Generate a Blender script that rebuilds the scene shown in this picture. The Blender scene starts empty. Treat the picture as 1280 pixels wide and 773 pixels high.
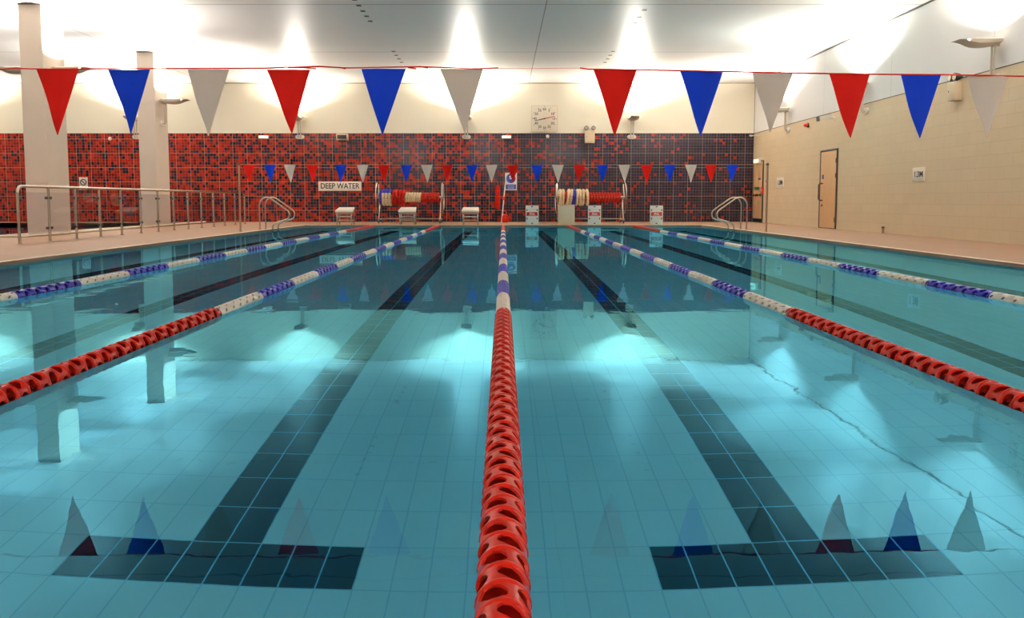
import bpy, bmesh, math, random
import numpy as np
from mathutils import Vector, Matrix
random.seed(4)
PI = math.pi
sc = bpy.context.scene
COL = sc.collection

# ------------------------------------------------------------------ camera (1280x773 frame)
F, PX, PY, HOR, H = 1020.0, 629.0, 330.0, 251.0, 0.79
pitch = math.atan((PY - HOR) / F)
cd = bpy.data.cameras.new('camera')
cam = bpy.data.objects.new('camera', cd); COL.objects.link(cam)
cd.sensor_fit = 'HORIZONTAL'; cd.sensor_width = 36.0
cd.lens = 36.0 * F / 1280.0
cd.shift_x = (640.0 - PX) / 1280.0
cd.shift_y = -(386.5 - PY) / 1280.0
cd.clip_start = 0.02; cd.clip_end = 200
cam.location = (0, 0, H)
cam.rotation_euler = (PI / 2 - pitch, 0, 0)
sc.camera = cam

# ------------------------------------------------------------------ main dimensions (metres)
WALL_Y = 28.9; WALL_X = 8.8; CEIL = 4.9; TILE_TOP = 3.15
POOL_X = 6.12; Y0, Y1 = 0.55, 25.2; DECK = 0.04
LEFT_X = -20.0; BACK_Y = -5.0

def onY(u, v, Y):
    x = (u - PX) / F; y = -(v - PY) / F
    d = Vector((x, math.cos(pitch) + y * math.sin(pitch), -math.sin(pitch) + y * math.cos(pitch)))
    t = Y / d.y
    return d.x * t, H + d.z * t
def onX(u, v, X):
    x = (u - PX) / F; y = -(v - PY) / F
    d = Vector((x, math.cos(pitch) + y * math.sin(pitch), -math.sin(pitch) + y * math.cos(pitch)))
    t = X / d.x
    return d.y * t, H + d.z * t

# ------------------------------------------------------------------ node helpers
class NT:
    def __init__(s, name):
        s.m = bpy.data.materials.new(name); s.m.use_nodes = True
        s.t = s.m.node_tree; s.t.nodes.clear()
        s.out = s.t.nodes.new('ShaderNodeOutputMaterial')
    def n(s, typ, **kw):
        nd = s.t.nodes.new(typ)
        for k, v in kw.items(): setattr(nd, k, v)
        return nd
    def put(s, sock, v):
        if isinstance(v, bpy.types.NodeSocket): s.t.links.new(v, sock)
        elif isinstance(v, (tuple, list)) and len(v) == 3 and sock.type == 'RGBA': sock.default_value = (*v, 1)
        else: sock.default_value = v
    def math(s, op, a, b=None, c=None):
        nd = s.n('ShaderNodeMath', operation=op)
        s.put(nd.inputs[0], a)
        if b is not None: s.put(nd.inputs[1], b)
        if c is not None: s.put(nd.inputs[2], c)
        return nd.outputs[0]
    def mix(s, f, a, b):
        nd = s.n('ShaderNodeMix', data_type='RGBA')
        s.put(nd.inputs[0], f); s.put(nd.inputs[6], a); s.put(nd.inputs[7], b)
        return nd.outputs[2]
    def xyz(s):
        g = s.n('ShaderNodeNewGeometry')
        x = s.n('ShaderNodeSeparateXYZ'); s.t.links.new(g.outputs['Position'], x.inputs[0])
        return x.outputs[0], x.outputs[1], x.outputs[2]
    def comb(s, x, y, z):
        c = s.n('ShaderNodeCombineXYZ')
        s.put(c.inputs[0], x); s.put(c.inputs[1], y); s.put(c.inputs[2], z)
        return c.outputs[0]
    def noise(s, vec, scale, detail=2.0):
        nd = s.n('ShaderNodeTexNoise'); s.put(nd.inputs['Vector'], vec)
        nd.inputs['Scale'].default_value = scale; nd.inputs['Detail'].default_value = detail
        return nd.outputs[0]
    def white(s, vec):
        nd = s.n('ShaderNodeTexWhiteNoise'); s.put(nd.inputs['Vector'], vec)
        return nd.outputs[0], nd.outputs[1]
    def ramp(s, f, pts):
        nd = s.n('ShaderNodeValToRGB'); s.put(nd.inputs[0], f)
        el = nd.color_ramp.elements
        while len(el) > 1: el.remove(el[-1])
        el[0].position = pts[0][0]; el[0].color = (*pts[0][1], 1) if isinstance(pts[0][1], tuple) else (pts[0][1],) * 3 + (1,)
        for p, c in pts[1:]:
            e = el.new(p); e.color = (*c, 1) if isinstance(c, tuple) else (c, c, c, 1)
        return nd.outputs[0]
    def bump(s, h, strength=0.3, dist=0.01):
        nd = s.n('ShaderNodeBump'); s.put(nd.inputs['Height'], h)
        nd.inputs['Strength'].default_value = strength; nd.inputs['Distance'].default_value = dist
        return nd.outputs[0]
    def prin(s, col, rough=0.5, metal=0.0, spec=0.5, normal=None, **kw):
        p = s.n('ShaderNodeBsdfPrincipled')
        s.put(p.inputs['Base Color'], col); s.put(p.inputs['Roughness'], rough)
        p.inputs['Metallic'].default_value = metal; p.inputs['Specular IOR Level'].default_value = spec
        if normal is not None: s.put(p.inputs['Normal'], normal)
        for k, v in kw.items(): s.put(p.inputs[k.replace('_', ' ')], v)
        s.t.links.new(p.outputs[0], s.out.inputs[0])
        return s.m

def plain(name, col, rough=0.5, metal=0.0, spec=0.5, var=0.05, scale=8.0, **kw):
    t = NT(name)
    tc = t.n('ShaderNodeTexCoord')
    f = t.noise(tc.outputs['Object'], scale, 3.0)
    dark = tuple(c * (1 - var) for c in col); lite = tuple(min(1, c * (1 + var)) for c in col)
    return t.prin(t.mix(f, dark, lite), rough, metal, spec, **kw)

M = {}
M['red_plastic'] = plain('red_plastic', (0.46, 0.012, 0.004), 0.3, spec=0.15)
M['white_plastic'] = plain('white_plastic', (0.88, 0.76, 0.64), 0.4)
M['blue_plastic'] = plain('blue_plastic', (0.025, 0.02, 0.33), 0.3, spec=0.3)
M['cream_plastic'] = plain('cream_plastic', (0.85, 0.70, 0.45), 0.45)
M['steel'] = plain('stainless_steel', (0.52, 0.45, 0.37), 0.2, 1.0)
M['brown_steel'] = plain('bronze_tinted_steel', (0.36, 0.24, 0.16), 0.3, 0.9)
M['black'] = plain('black_plastic', (0.012, 0.011, 0.012), 0.4)
M['rubber'] = plain('dark_rubber', (0.02, 0.025, 0.03), 0.7)
M['teal'] = plain('teal_plastic', (0.01, 0.12, 0.15), 0.5)
M['lamp_body'] = plain('beige_lamp_metal', (0.62, 0.54, 0.44), 0.4, 0.0)
M['box_cream'] = plain('cream_enamel', (0.66, 0.53, 0.36), 0.4)
M['column'] = plain('painted_column_plaster', (0.70, 0.58, 0.47), 0.6, var=0.03, scale=3)
M['sign_white'] = plain('white_sign_plastic', (0.86, 0.77, 0.66), 0.4)
M['ink'] = plain('black_ink', (0.015, 0.013, 0.012), 0.5)
M['red_ink'] = plain('red_ink', (0.60, 0.02, 0.012), 0.4)
M['white_ink'] = plain('white_ink', (0.85, 0.8, 0.75), 0.5)
M['blue_ink'] = plain('blue_ink', (0.015, 0.04, 0.26), 0.4)
M['green_ink'] = plain('green_ink', (0.01, 0.16, 0.05), 0.4)
M['dark_trim'] = plain('dark_door_edge', (0.05, 0.03, 0.02), 0.5)
M['coping'] = plain('pale_coping', (0.85, 0.72, 0.58), 0.4)
M['vinyl_red'] = plain('red_pennant_vinyl', (0.80, 0.012, 0.006), 0.5, spec=0.12, var=0.08, scale=14)
M['vinyl_blue'] = plain('blue_pennant_vinyl', (0.004, 0.050, 0.62), 0.5, spec=0.12, var=0.10, scale=14)
M['vinyl_white'] = plain('white_pennant_vinyl', (0.93, 0.82, 0.72), 0.5, var=0.03, scale=14, spec=0.12)
for k, c in (('vinyl_white', (0.93, 0.82, 0.72)), ('vinyl_red', (0.80, 0.012, 0.006)), ('vinyl_blue', (0.004, 0.05, 0.62))):
    nt = M[k].node_tree; pb = [n for n in nt.nodes if n.type == 'BSDF_PRINCIPLED'][0]; ou = [n for n in nt.nodes if n.type == 'OUTPUT_MATERIAL'][0]
    tl = nt.nodes.new('ShaderNodeBsdfTranslucent'); tl.inputs[0].default_value = (*c, 1)
    ms = nt.nodes.new('ShaderNodeMixShader'); ms.inputs[0].default_value = 0.25
    nt.links.new(pb.outputs[0], ms.inputs[1]); nt.links.new(tl.outputs[0], ms.inputs[2]); nt.links.new(ms.outputs[0], ou.inputs[0])
M['lens_off'] = plain('smoked_lens', (0.05, 0.04, 0.03), 0.15)

def wood():
    t = NT('pale_door_veneer')
    x, y, z = t.xyz()
    f = t.noise(t.comb(t.math('MULTIPLY', x, 8), t.math('MULTIPLY', y, 8), t.math('MULTIPLY', z, 0.8)), 3.0, 4)
    return t.prin(t.mix(f, (0.62, 0.36, 0.17), (0.74, 0.46, 0.24)), 0.45)
M['wood'] = wood()

def emit(name, col, s):
    t = NT(name); e = t.n('ShaderNodeEmission'); t.put(e.inputs[0], col); e.inputs[1].default_value = s
    t.t.links.new(e.outputs[0], t.out.inputs[0]); return t.m
M['lens'] = emit('lit_lamp_lens', (1, 0.93, 0.8), 3.0)
M['lit_white'] = emit('lit_white_diffuser', (1, 0.95, 0.82), 1.6)
M['lit_exit'] = emit('lit_exit_panel', (1.0, 0.95, 0.55), 1.6)

def glass():
    t = NT('clear_glass_panel')
    tr = t.n('ShaderNodeBsdfTransparent'); tr.inputs[0].default_value = (0.93, 0.93, 0.95, 1)
    gl = t.n('ShaderNodeBsdfGlossy'); gl.inputs['Roughness'].default_value = 0.02
    lw = t.n('ShaderNodeLayerWeight'); lw.inputs[0].default_value = 0.5
    fr = t.math('ADD', 0.035, t.math('MULTIPLY', 0.6, t.math('POWER', lw.outputs['Facing'], 5.0)))
    mx = t.n('ShaderNodeMixShader')
    t.t.links.new(fr, mx.inputs[0]); t.t.links.new(tr.outputs[0], mx.inputs[1]); t.t.links.new(gl.outputs[0], mx.inputs[2])
    t.t.links.new(mx.outputs[0], t.out.inputs[0]); return t.m
M['glass'] = glass()

def mosaic():
    """red and dark blue wall mosaic; red thins out towards the right end of the wall"""
    t = NT('red_and_navy_mosaic')
    x, y, z = t.xyz()
    P = 0.1
    g = t.n('ShaderNodeNewGeometry'); nx = t.n('ShaderNodeSeparateXYZ'); t.t.links.new(g.outputs['Normal'], nx.inputs[0])
    u = t.math('DIVIDE', x, P); w = t.math('DIVIDE', t.math('ADD', z, 0.05), P)
    iu = t.math('FLOOR', u); iw = t.math('FLOOR', w)
    fu = t.math('ABSOLUTE', t.math('SUBTRACT', t.math('FRACT', u), 0.5))
    fw = t.math('ABSOLUTE', t.math('SUBTRACT', t.math('FRACT', w), 0.5))
    edge = t.math('MAXIMUM', fu, fw)
    gr = t.math('GREATER_THAN', edge, 0.46)
    sheet = t.math('MAXIMUM',
                   t.math('ABSOLUTE', t.math('SUBTRACT', t.math('FRACT', t.math('DIVIDE', u, 5.0)), 0.5)),
                   t.math('ABSOLUTE', t.math('SUBTRACT', t.math('FRACT', t.math('DIVIDE', w, 5.0)), 0.5)))
    gs = t.math('GREATER_THAN', sheet, 0.4875)
    r, rc = t.white(t.comb(iu, iw, 3.0))
    r2, _ = t.white(t.comb(t.math('FLOOR', t.math('DIVIDE', iu, 2.0)), iw, 9.0))
    rr = t.math('ADD', t.math('MULTIPLY', r, 0.8), t.math('MULTIPLY', r2, 0.2))
    xn = t.math('DIVIDE', t.math('ADD', x, 20.0), 30.0)
    def xp(px): return ((px - PX) / F * WALL_Y + 20) / 30
    thr = t.ramp(xn, [(0.0, 0.86), (xp(0), 0.82), (xp(300), 0.67), (xp(450), 0.53), (xp(560), 0.45), (xp(640), 0.35), (xp(720), 0.26), (xp(800), 0.18), (xp(940), 0.13)])
    isred = t.math('LESS_THAN', rr, thr)
    v, _ = t.white(t.comb(iu, iw, 21.0))
    red = t.mix(v, (0.08, 0.003, 0.002), (0.30, 0.012, 0.004))
    v2, _ = t.white(t.comb(iu, iw, 33.0))
    navy = t.mix(v2, (0.005, 0.004, 0.008), (0.014, 0.012, 0.030))
    c = t.mix(isred, navy, red)
    c = t.mix(gr, c, (0.125, 0.068, 0.045))
    c = t.mix(gs, c, (0.25, 0.17, 0.125))
    rough = t.math('ADD', t.math('MULTIPLY', gr, 0.5), 0.16)
    return t.prin(c, rough, 0, 0.2, t.bump(t.math('SUBTRACT', 1.0, gr), 0.3, 0.003))
M['mosaic'] = mosaic()

def plaster(name, col, rough=0.7):
    t = NT(name); x, y, z = t.xyz()
    seam = t.math('GREATER_THAN', t.math('ABSOLUTE', t.math('SUBTRACT', t.math('FRACT', t.math('DIVIDE', t.math('ADD', y, 0.7), 3.9)), 0.5)), 0.4988)
    f = t.noise(t.comb(x, y, z), 0.8, 3)
    c = t.mix(f, tuple(k * 0.96 for k in col), col)
    c = t.mix(seam, c, tuple(k * 0.6 for k in col))
    return t.prin(c, rough)
M['upper_wall'] = plaster('upper_wall_cream_board', (0.90, 0.83, 0.67))
M['upper_right'] = plaster('upper_wall_white_board', (0.87, 0.85, 0.82))
M['pale_wall'] = plaster('pale_wall_board', (0.86, 0.86, 0.84))

def block():
    t = NT('painted_blockwork'); x, y, z = t.xyz()
    b = t.n('ShaderNodeTexBrick'); t.put(b.inputs['Vector'], t.comb(y, t.math('ADD', z, -0.04), 0.0))
    b.inputs['Scale'].default_value = 1.0; b.inputs['Brick Width'].default_value = 0.45; b.inputs['Row Height'].default_value = 0.225
    b.inputs['Mortar Size'].default_value = 0.006; b.inputs['Mortar Smooth'].default_value = 0.3
    b.inputs['Color1'].default_value = (1, 1, 1, 1); b.inputs['Color2'].default_value = (0.965, 0.965, 0.965, 1); b.inputs['Mortar'].default_value = (0.86, 0.86, 0.86, 1)
    mul = t.n('ShaderNodeMix', data_type='RGBA', blend_type='MULTIPLY'); mul.inputs[0].default_value = 1
    f = t.noise(t.comb(x, y, z), 3.0, 4)
    t.put(mul.inputs[6], t.mix(f, (0.67, 0.525, 0.34), (0.72, 0.57, 0.375))); t.put(mul.inputs[7], b.outputs['Color'])
    h = t.math('SUBTRACT', 1.0, b.outputs['Fac'])
    return t.prin(mul.outputs[2], 0.5, 0, 0.4, t.bump(h, 0.25, 0.006))
M['block'] = block()

def ceiling_mat():
    t = NT('satin_ceiling_panel'); x, y, z = t.xyz()
    f = t.noise(t.comb(t.math('MULTIPLY', x, 0.2), y, z), 0.7, 3)
    c = t.mix(f, (0.83, 0.815, 0.79), (0.88, 0.865, 0.84))
    # joints between the ceiling bays
    def line(v, at, w): return t.math('LESS_THAN', t.math('ABSOLUTE', t.math('SUBTRACT', v, at)), w)
    l = line(y, 17.5, 0.02)
    for yy in (23.0, 12.0, 6.5, 1.0): l = t.math('MAXIMUM', l, line(y, yy, 0.02))
    for xx in (0.9, -10.35): l = t.math('MAXIMUM', l, line(x, xx, 0.012))
    c = t.mix(l, c, (0.33, 0.30, 0.27))
    grain = t.noise(t.comb(x, y, z), 60.0, 2)
    return t.prin(c, 0.36, 0, 0.6, t.bump(grain, 0.08, 0.002))
M['ceiling'] = ceiling_mat()

def deck_mat():
    t = NT('sandstone_deck_tile'); x, y, z = t.xyz()
    P = 0.15
    e = t.math('MAXIMUM', t.math('ABSOLUTE', t.math('SUBTRACT', t.math('FRACT', t.math('DIVIDE', x, P)), 0.5)),
               t.math('ABSOLUTE', t.math('SUBTRACT', t.math('FRACT', t.math('DIVIDE', y, P)), 0.5)))
    g = t.math('GREATER_THAN', e, 0.475)
    f = t.noise(t.comb(x, y, z), 1.6, 5)
    v, _ = t.white(t.comb(t.math('FLOOR', t.math('DIVIDE', x, P)), t.math('FLOOR', t.math('DIVIDE', y, P)), 1.0))
    c = t.mix(f, (0.25, 0.135, 0.077), (0.32, 0.178, 0.106))
    c = t.mix(t.math('MULTIPLY', v, 0.22), c, (0.21, 0.12, 0.075))
    c = t.mix(g, c, (0.22, 0.13, 0.085))
    return t.prin(c, 0.55, 0, 0.35, t.bump(t.math('SUBTRACT', 1.0, g), 0.2, 0.002))
M['deck'] = deck_mat()

LT = 0.122; LTY = 0.25; YG = 2.55
def pool_mat():
    """pale pool tiles with the dark lane lines and their cross ends laid in dark tile"""
    t = NT('pool_floor_tile'); x, y, z = t.xyz()
    ax = t.math('SUBTRACT', t.math('ABSOLUTE', x), t.math('MULTIPLY', t.math('GREATER_THAN', x, 0.0), -0.025))
    ax = t.math('SUBTRACT', ax, t.math('MULTIPLY', t.math('GREATER_THAN', x, 0.0), 0.05))
    u = t.math('DIVIDE', ax, LT); w = t.math('DIVIDE', t.math('SUBTRACT', y, YG), LTY)
    eu = t.math('ABSOLUTE', t.math('SUBTRACT', t.math('FRACT', u), 0.5))
    ew = t.math('ABSOLUTE', t.math('SUBTRACT', t.math('FRACT', w), 0.5))
    g = t.math('MAXIMUM', t.math('GREATER_THAN', eu, 0.477), t.math('GREATER_THAN', ew, 0.4885))
    def between(v, a, b): return t.math('MULTIPLY', t.math('GREATER_THAN', v, a), t.math('LESS_THAN', v, b))
    stem = None; bar = None
    for k in (7, 24, 40):
        s = between(ax, k * LT, (k + 2) * LT); b = between(ax, (k - 3) * LT, (k + 5) * LT)
        stem = s if stem is None else t.math('MAXIMUM', stem, s)
        bar = b if bar is None else t.math('MAXIMUM', bar, b)
    yend = YG + LTY * 83
    stem = t.math('MULTIPLY', stem, between(y, YG, yend))
    ends = t.math('MAXIMUM', between(y, YG, YG + LTY), between(y, yend - LTY, yend))
    dark = t.math('MULTIPLY', t.math('MAXIMUM', stem, t.math('MULTIPLY', bar, ends)), t.math('LESS_THAN', z, -0.9))
    v, _ = t.white(t.comb(t.math('FLOOR', u), t.math('FLOOR', w), 5.0))
    base = t.mix(v, (0.68, 0.86, 0.93), (0.72, 0.90, 0.96))
    base = t.mix(g, base, (0.50, 0.72, 0.83))
    dk = t.mix(v, (0.001, 0.018, 0.042), (0.001, 0.026, 0.058))
    dk = t.mix(g, dk, (0.24, 0.58, 0.80))
    return t.prin(t.mix(dark, base, dk), 0.5, 0, 0.0)
M['pool'] = pool_mat()

def water_mat(name, tint, refl, bump=0.35):
    t = NT(name); x, y, z = t.xyz()
    n1 = t.noise(t.comb(x, y, 0.0), 1.3, 2); n2 = t.noise(t.comb(x, y, 4.0), 7.0, 2)
    h = t.math('ADD', n1, t.math('MULTIPLY', n2, 0.12))
    bp = t.bump(h, bump, 0.012)
    rf = t.n('ShaderNodeBsdfRefraction'); rf.inputs['IOR'].default_value = 1.33; rf.inputs['Roughness'].default_value = 0; t.put(rf.inputs[0], tint)
    gl = t.n('ShaderNodeBsdfGlossy'); gl.inputs['Roughness'].default_value = 0.0; t.put(gl.inputs[0], refl)
    fr = t.n('ShaderNodeFresnel'); fr.inputs[0].default_value = 1.52
    for nd in (rf, gl, fr): t.t.links.new(bp, nd.inputs['Normal'])
    mx = t.n('ShaderNodeMixShader')
    t.t.links.new(fr.outputs[0], mx.inputs[0]); t.t.links.new(rf.outputs[0], mx.inputs[1]); t.t.links.new(gl.outputs[0], mx.inputs[2])
    t.t.links.new(mx.outputs[0], t.out.inputs[0])
    va = t.n('ShaderNodeVolumeAbsorption'); t.put(va.inputs['Color'], (0.05, 0.91, 0.975)); va.inputs['Density'].default_value = 0.40
    t.t.links.new(va.outputs[0], t.out.inputs['Volume'])
    return t.m
M['water'] = water_mat('clear_blue_pool_water', (0.97, 1.0, 1.0), (0.20, 0.72, 1.0), 0.16)
M['water_small'] = water_mat('learner_pool_water', (0.60, 0.85, 0.95), (0.8, 0.9, 1.0), 0.10)

# ------------------------------------------------------------------ mesh helpers
class MB:
    def __init__(s): s.v = []; s.f = []; s.mi = []
    def add(s, vs, fs, mi=0):
        o = len(s.v); s.v += [tuple(p) for p in vs]; s.f += [tuple(i + o for i in f) for f in fs]; s.mi += [mi] * len(fs)
    def box(s, x0, x1, y0, y1, z0, z1, mi=0):
        v = [(x, y, z) for z in (z0, z1) for y in (y0, y1) for x in (x0, x1)]
        s.add(v, [(0, 2, 3, 1), (4, 5, 7, 6), (0, 1, 5, 4), (2, 6, 7, 3), (0, 4, 6, 2), (1, 3, 7, 5)], mi)
    def rbox(s, x0, x1, y0, y1, z0, z1, r=0.01, seg=2, mi=0):
        bm = bmesh.new(); bmesh.ops.create_cube(bm, size=1.0)
        for v in bm.verts: v.co = Vector(((x0 + x1) / 2 + v.co.x * (x1 - x0), (y0 + y1) / 2 + v.co.y * (y1 - y0), (z0 + z1) / 2 + v.co.z * (z1 - z0)))
        bmesh.ops.bevel(bm, geom=bm.edges[:], offset=r, segments=seg, affect='EDGES', profile=0.5)
        bm.verts.index_update(); s.add([v.co[:] for v in bm.verts], [[v.index for v in f.verts] for f in bm.faces], mi); bm.free()
    def tube(s, pts, r, seg=12, mi=0, cap=True, closed=False):
        P = [Vector(p) for p in pts]; n = len(P); rings = []
        up = None
        for i in range(n):
            if closed: d = (P[(i + 1) % n] - P[i - 1]).normalized()
            else: d = (P[min(i + 1, n - 1)] - P[max(i - 1, 0)]).normalized()
            if up is None:
                up = Vector((0, 0, 1)) if abs(d.z) < 0.9 else Vector((1, 0, 0))
            a = (up - d * up.dot(d)).normalized(); up = a; b = d.cross(a)
            rr = r[i] if isinstance(r, (list, tuple)) else r
            rings.append([P[i] + a * rr * math.cos(2 * PI * k / seg) + b * rr * math.sin(2 * PI * k / seg) for k in range(seg)])
        v = [p for rg in rings for p in rg]; f = []
        for i in range(n if closed else n - 1):
            j = (i + 1) % n
            for k in range(seg):
                f.append((i * seg + k, i * seg + (k + 1) % seg, j * seg + (k + 1) % seg, j * seg + k))
        if cap and not closed:
            f.append(tuple(range(seg))[::-1]); f.append(tuple((n - 1) * seg + k for k in range(seg)))
        s.add(v, f, mi)
    def lathe(s, prof, seg=24, axis='z', c=(0, 0, 0), mi=0, closed=False):
        v = []; f = []; n = len(prof)
        for (r, h) in prof:
            for k in range(seg):
                a = 2 * PI * k / seg; p = (r * math.cos(a), r * math.sin(a), h)
                if axis == 'x': p = (p[2], p[0], p[1])
                elif axis == 'y': p = (p[0], p[2], p[1])
                v.append((p[0] + c[0], p[1] + c[1], p[2] + c[2]))
        for i in range(n if closed else n - 1):
            j = (i + 1) % n
            for k in range(seg): f.append((i * seg + k, i * seg + (k + 1) % seg, j * seg + (k + 1) % seg, j * seg + k))
        if not closed:
            if prof[0][0] > 1e-6: f.append(tuple(range(seg))[::-1])
            if prof[-1][0] > 1e-6: f.append(tuple((n - 1) * seg + k for k in range(seg)))
        s.add(v, f, mi)
    def loft(s, rings, mi=0, cap=True):
        n = len(rings[0]); v = [p for r in rings for p in r]; f = []
        for i in range(len(rings) - 1):
            for k in range(n): f.append((i * n + k, i * n + (k + 1) % n, (i + 1) * n + (k + 1) % n, (i + 1) * n + k))
        if cap: f.append(tuple(range(n))[::-1]); f.append(tuple((len(rings) - 1) * n + k for k in range(n)))
        s.add(v, f, mi)
    def mesh(s, name, mats, smooth=True):
        me = bpy.data.meshes.new(name); me.from_pydata(s.v, [], s.f)
        for m in (mats if isinstance(mats, (list, tuple)) else [mats]): me.materials.append(m)
        me.polygons.foreach_set('material_index', s.mi)
        bm = bmesh.new(); bm.from_mesh(me); bmesh.ops.recalc_face_normals(bm, faces=bm.faces[:]); bm.to_mesh(me); bm.free()
        if smooth:
            me.polygons.foreach_set('use_smooth', [True] * len(me.polygons))
            me.set_sharp_from_angle(angle=math.radians(38))
        me.update(); return me
    def build(s, name, mats, parent=None, loc=None, smooth=True):
        return link(name, s.mesh(name, mats, smooth), parent, loc)

def link(name, me, parent=None, loc=None):
    o = bpy.data.objects.new(name, me); COL.objects.link(o)
    if parent: o.parent = parent
    if loc is not None: o.location = loc
    return o
def tag(o, label=None, cat=None, group=None, kind=None):
    if label: o['label'] = label
    if cat: o['category'] = cat
    if group: o['group'] = group
    if kind: o['kind'] = kind
    return o
def thing(name, loc, label, cat, group=None, rz=0.0):
    o = bpy.data.objects.new(name, None); COL.objects.link(o); o.empty_display_size = 0.1
    o.location = loc; o.rotation_euler = (0, 0, rz)
    return tag(o, label, cat, group)
def copy_tree(o, parent=None):
    c = o.copy(); COL.objects.link(c)
    if parent is not None: c.parent = parent
    for ch in list(o.children): copy_tree(ch, c)
    return c
def B(*a, **k):
    m = MB(); m.box(*a); return m
def struct(name, mb, mats, smooth=False):
    return tag(mb.build(name, mats, smooth=smooth), kind='structure')
def text_mesh(body, size, mat, depth=0.002, bold=0.0, align='CENTER'):
    """a mesh of lettering standing in the local XZ plane, facing -Y"""
    cu = bpy.data.curves.new('lettering', 'FONT'); cu.body = body; cu.size = size; cu.extrude = depth
    cu.align_x = align; cu.align_y = 'CENTER'; cu.offset = bold
    ob = bpy.data.objects.new('lettering', cu); COL.objects.link(ob)
    bpy.context.view_layer.update()
    me = bpy.data.meshes.new_from_object(ob.evaluated_get(bpy.context.evaluated_depsgraph_get()))
    bpy.data.objects.remove(ob); bpy.data.curves.remove(cu)
    me.transform(Matrix.Rotation(PI / 2, 4, 'X'))
    me.materials.clear(); me.materials.append(mat)
    return me
def disc(m, r0, r1, y0, y1, c=(0, 0), seg=28, mi=0):
    """annulus (or disc) standing in XZ"""
    if r0 <= 0: m.lathe([(1e-7, y0), (r1, y0), (r1, y1), (1e-7, y1)], seg, 'y', (c[0], 0, c[1]), mi)
    else: m.lathe([(r0, y0), (r1, y0), (r1, y1), (r0, y1)], seg, 'y', (c[0], 0, c[1]), mi, closed=True)

# ------------------------------------------------------------------ the room
m = MB()
S = 0.6      # thickness of the deck slab
m.box(POOL_X, WALL_X, BACK_Y, WALL_Y, DECK - S, DECK)
m.box(-POOL_X, POOL_X, Y1, WALL_Y, DECK - S, DECK)
m.box(-POOL_X, POOL_X, BACK_Y, Y0, DECK - S, DECK)
m.box(-10.3, -POOL_X, BACK_Y, WALL_Y, DECK - S, DECK)
m.box(LEFT_X, -10.3, 27.9, WALL_Y, DECK - S, DECK)
m.box(LEFT_X, -10.3, BACK_Y, 9.0, DECK - S, DECK)
m.box(LEFT_X, -18.5, 9.0, 27.9, DECK - S, DECK)
struct('floor', m, M['deck'])
struct('wall_back', B(LEFT_X, WALL_X, WALL_Y, WALL_Y + 0.2, DECK - S, TILE_TOP), M['mosaic'])
struct('wall_back_upper', B(LEFT_X, WALL_X, WALL_Y + 0.012, WALL_Y + 0.2, TILE_TOP, CEIL), M['upper_wall'])
struct('wall_right', B(WALL_X, WALL_X + 0.2, BACK_Y, WALL_Y, DECK - S, 3.14), M['block'])
struct('wall_right_upper', B(WALL_X + 0.012, WALL_X + 0.2, BACK_Y, WALL_Y, 3.14, CEIL), M['upper_right'])
struct('wall_left', B(LEFT_X - 0.2, LEFT_X, BACK_Y, WALL_Y, DECK - S, CEIL), M['pale_wall'])
struct('wall_front', B(LEFT_X, WALL_X, BACK_Y - 0.2, BACK_Y, DECK - S, CEIL), M['pale_wall'])
struct('ceiling', B(LEFT_X - 0.2, WALL_X + 0.2, BACK_Y - 0.2, WALL_Y + 0.2, CEIL, CEIL + 0.2), M['ceiling'])
struct('trim_1', B(WALL_X - 0.006, WALL_X + 0.012, BACK_Y, WALL_Y, 3.128, 3.146), M['dark_trim'])
struct('trim_2', B(WALL_X - 0.012, WALL_X + 0.02, BACK_Y, WALL_Y, CEIL - 0.03, CEIL), M['dark_trim'])
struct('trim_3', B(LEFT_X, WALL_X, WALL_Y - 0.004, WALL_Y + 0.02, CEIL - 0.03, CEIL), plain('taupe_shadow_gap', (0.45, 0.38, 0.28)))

# pool coping (pale edge) and pool basin
m = MB(); c = 0.07
for x0, x1, y0, y1 in ((-POOL_X - c, -POOL_X, Y0 - c, Y1 + c), (POOL_X, POOL_X + c, Y0 - c, Y1 + c), (-POOL_X, POOL_X, Y1, Y1 + c), (-POOL_X, POOL_X, Y0 - c, Y0)):
    m.box(x0, x1, y0, y1, DECK - 0.02, DECK + 0.006)
ml = MB()
for x0, x1, y0, y1 in ((-POOL_X - .01, -POOL_X + .012, Y0, Y1), (POOL_X - .012, POOL_X + .01, Y0, Y1), (-POOL_X, POOL_X, Y1 - .012, Y1 + .01), (-POOL_X, POOL_X, Y0 - .01, Y0 + .012)):
    ml.box(x0, x1, y0, y1, -0.03, DECK + 0.001)
struct('trim_6', ml, M['deck'])
struct('trim_4', m, M['coping'])
m = MB()
prof = [(Y0, -1.05), (8.0, -1.05), (17.3, -1.30), (25.2, -1.85)]
for (ya, za), (yb, zb) in zip(prof, prof[1:]):
    m.add([(-POOL_X, ya, za), (POOL_X, ya, za), (POOL_X, yb, zb), (-POOL_X, yb, zb)], [(0, 1, 2, 3)])
for sx in (-1, 1):
    X = sx * (POOL_X - 0.004)
    m.add([(X, y, z) for y, z in prof] + [(X, Y1, DECK), (X, Y0, DECK)], [(0, 1, 2, 3, 4, 5) if sx < 0 else (5, 4, 3, 2, 1, 0)])
m.add([(-POOL_X, Y0 + .004, -1.05), (POOL_X, Y0 + .004, -1.05), (POOL_X, Y0 + .004, DECK), (-POOL_X, Y0 + .004, DECK)], [(3, 2, 1, 0)])
m.add([(-POOL_X, Y1 - .004, -1.85), (POOL_X, Y1 - .004, -1.85), (POOL_X, Y1 - .004, DECK), (-POOL_X, Y1 - .004, DECK)], [(0, 1, 2, 3)])
struct('pool_basin_floor', m, M['pool'])
m = MB(); m.box(-POOL_X - .03, POOL_X + .03, Y0 - .03, Y1 + .03, -2.0, 0.0)
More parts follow.
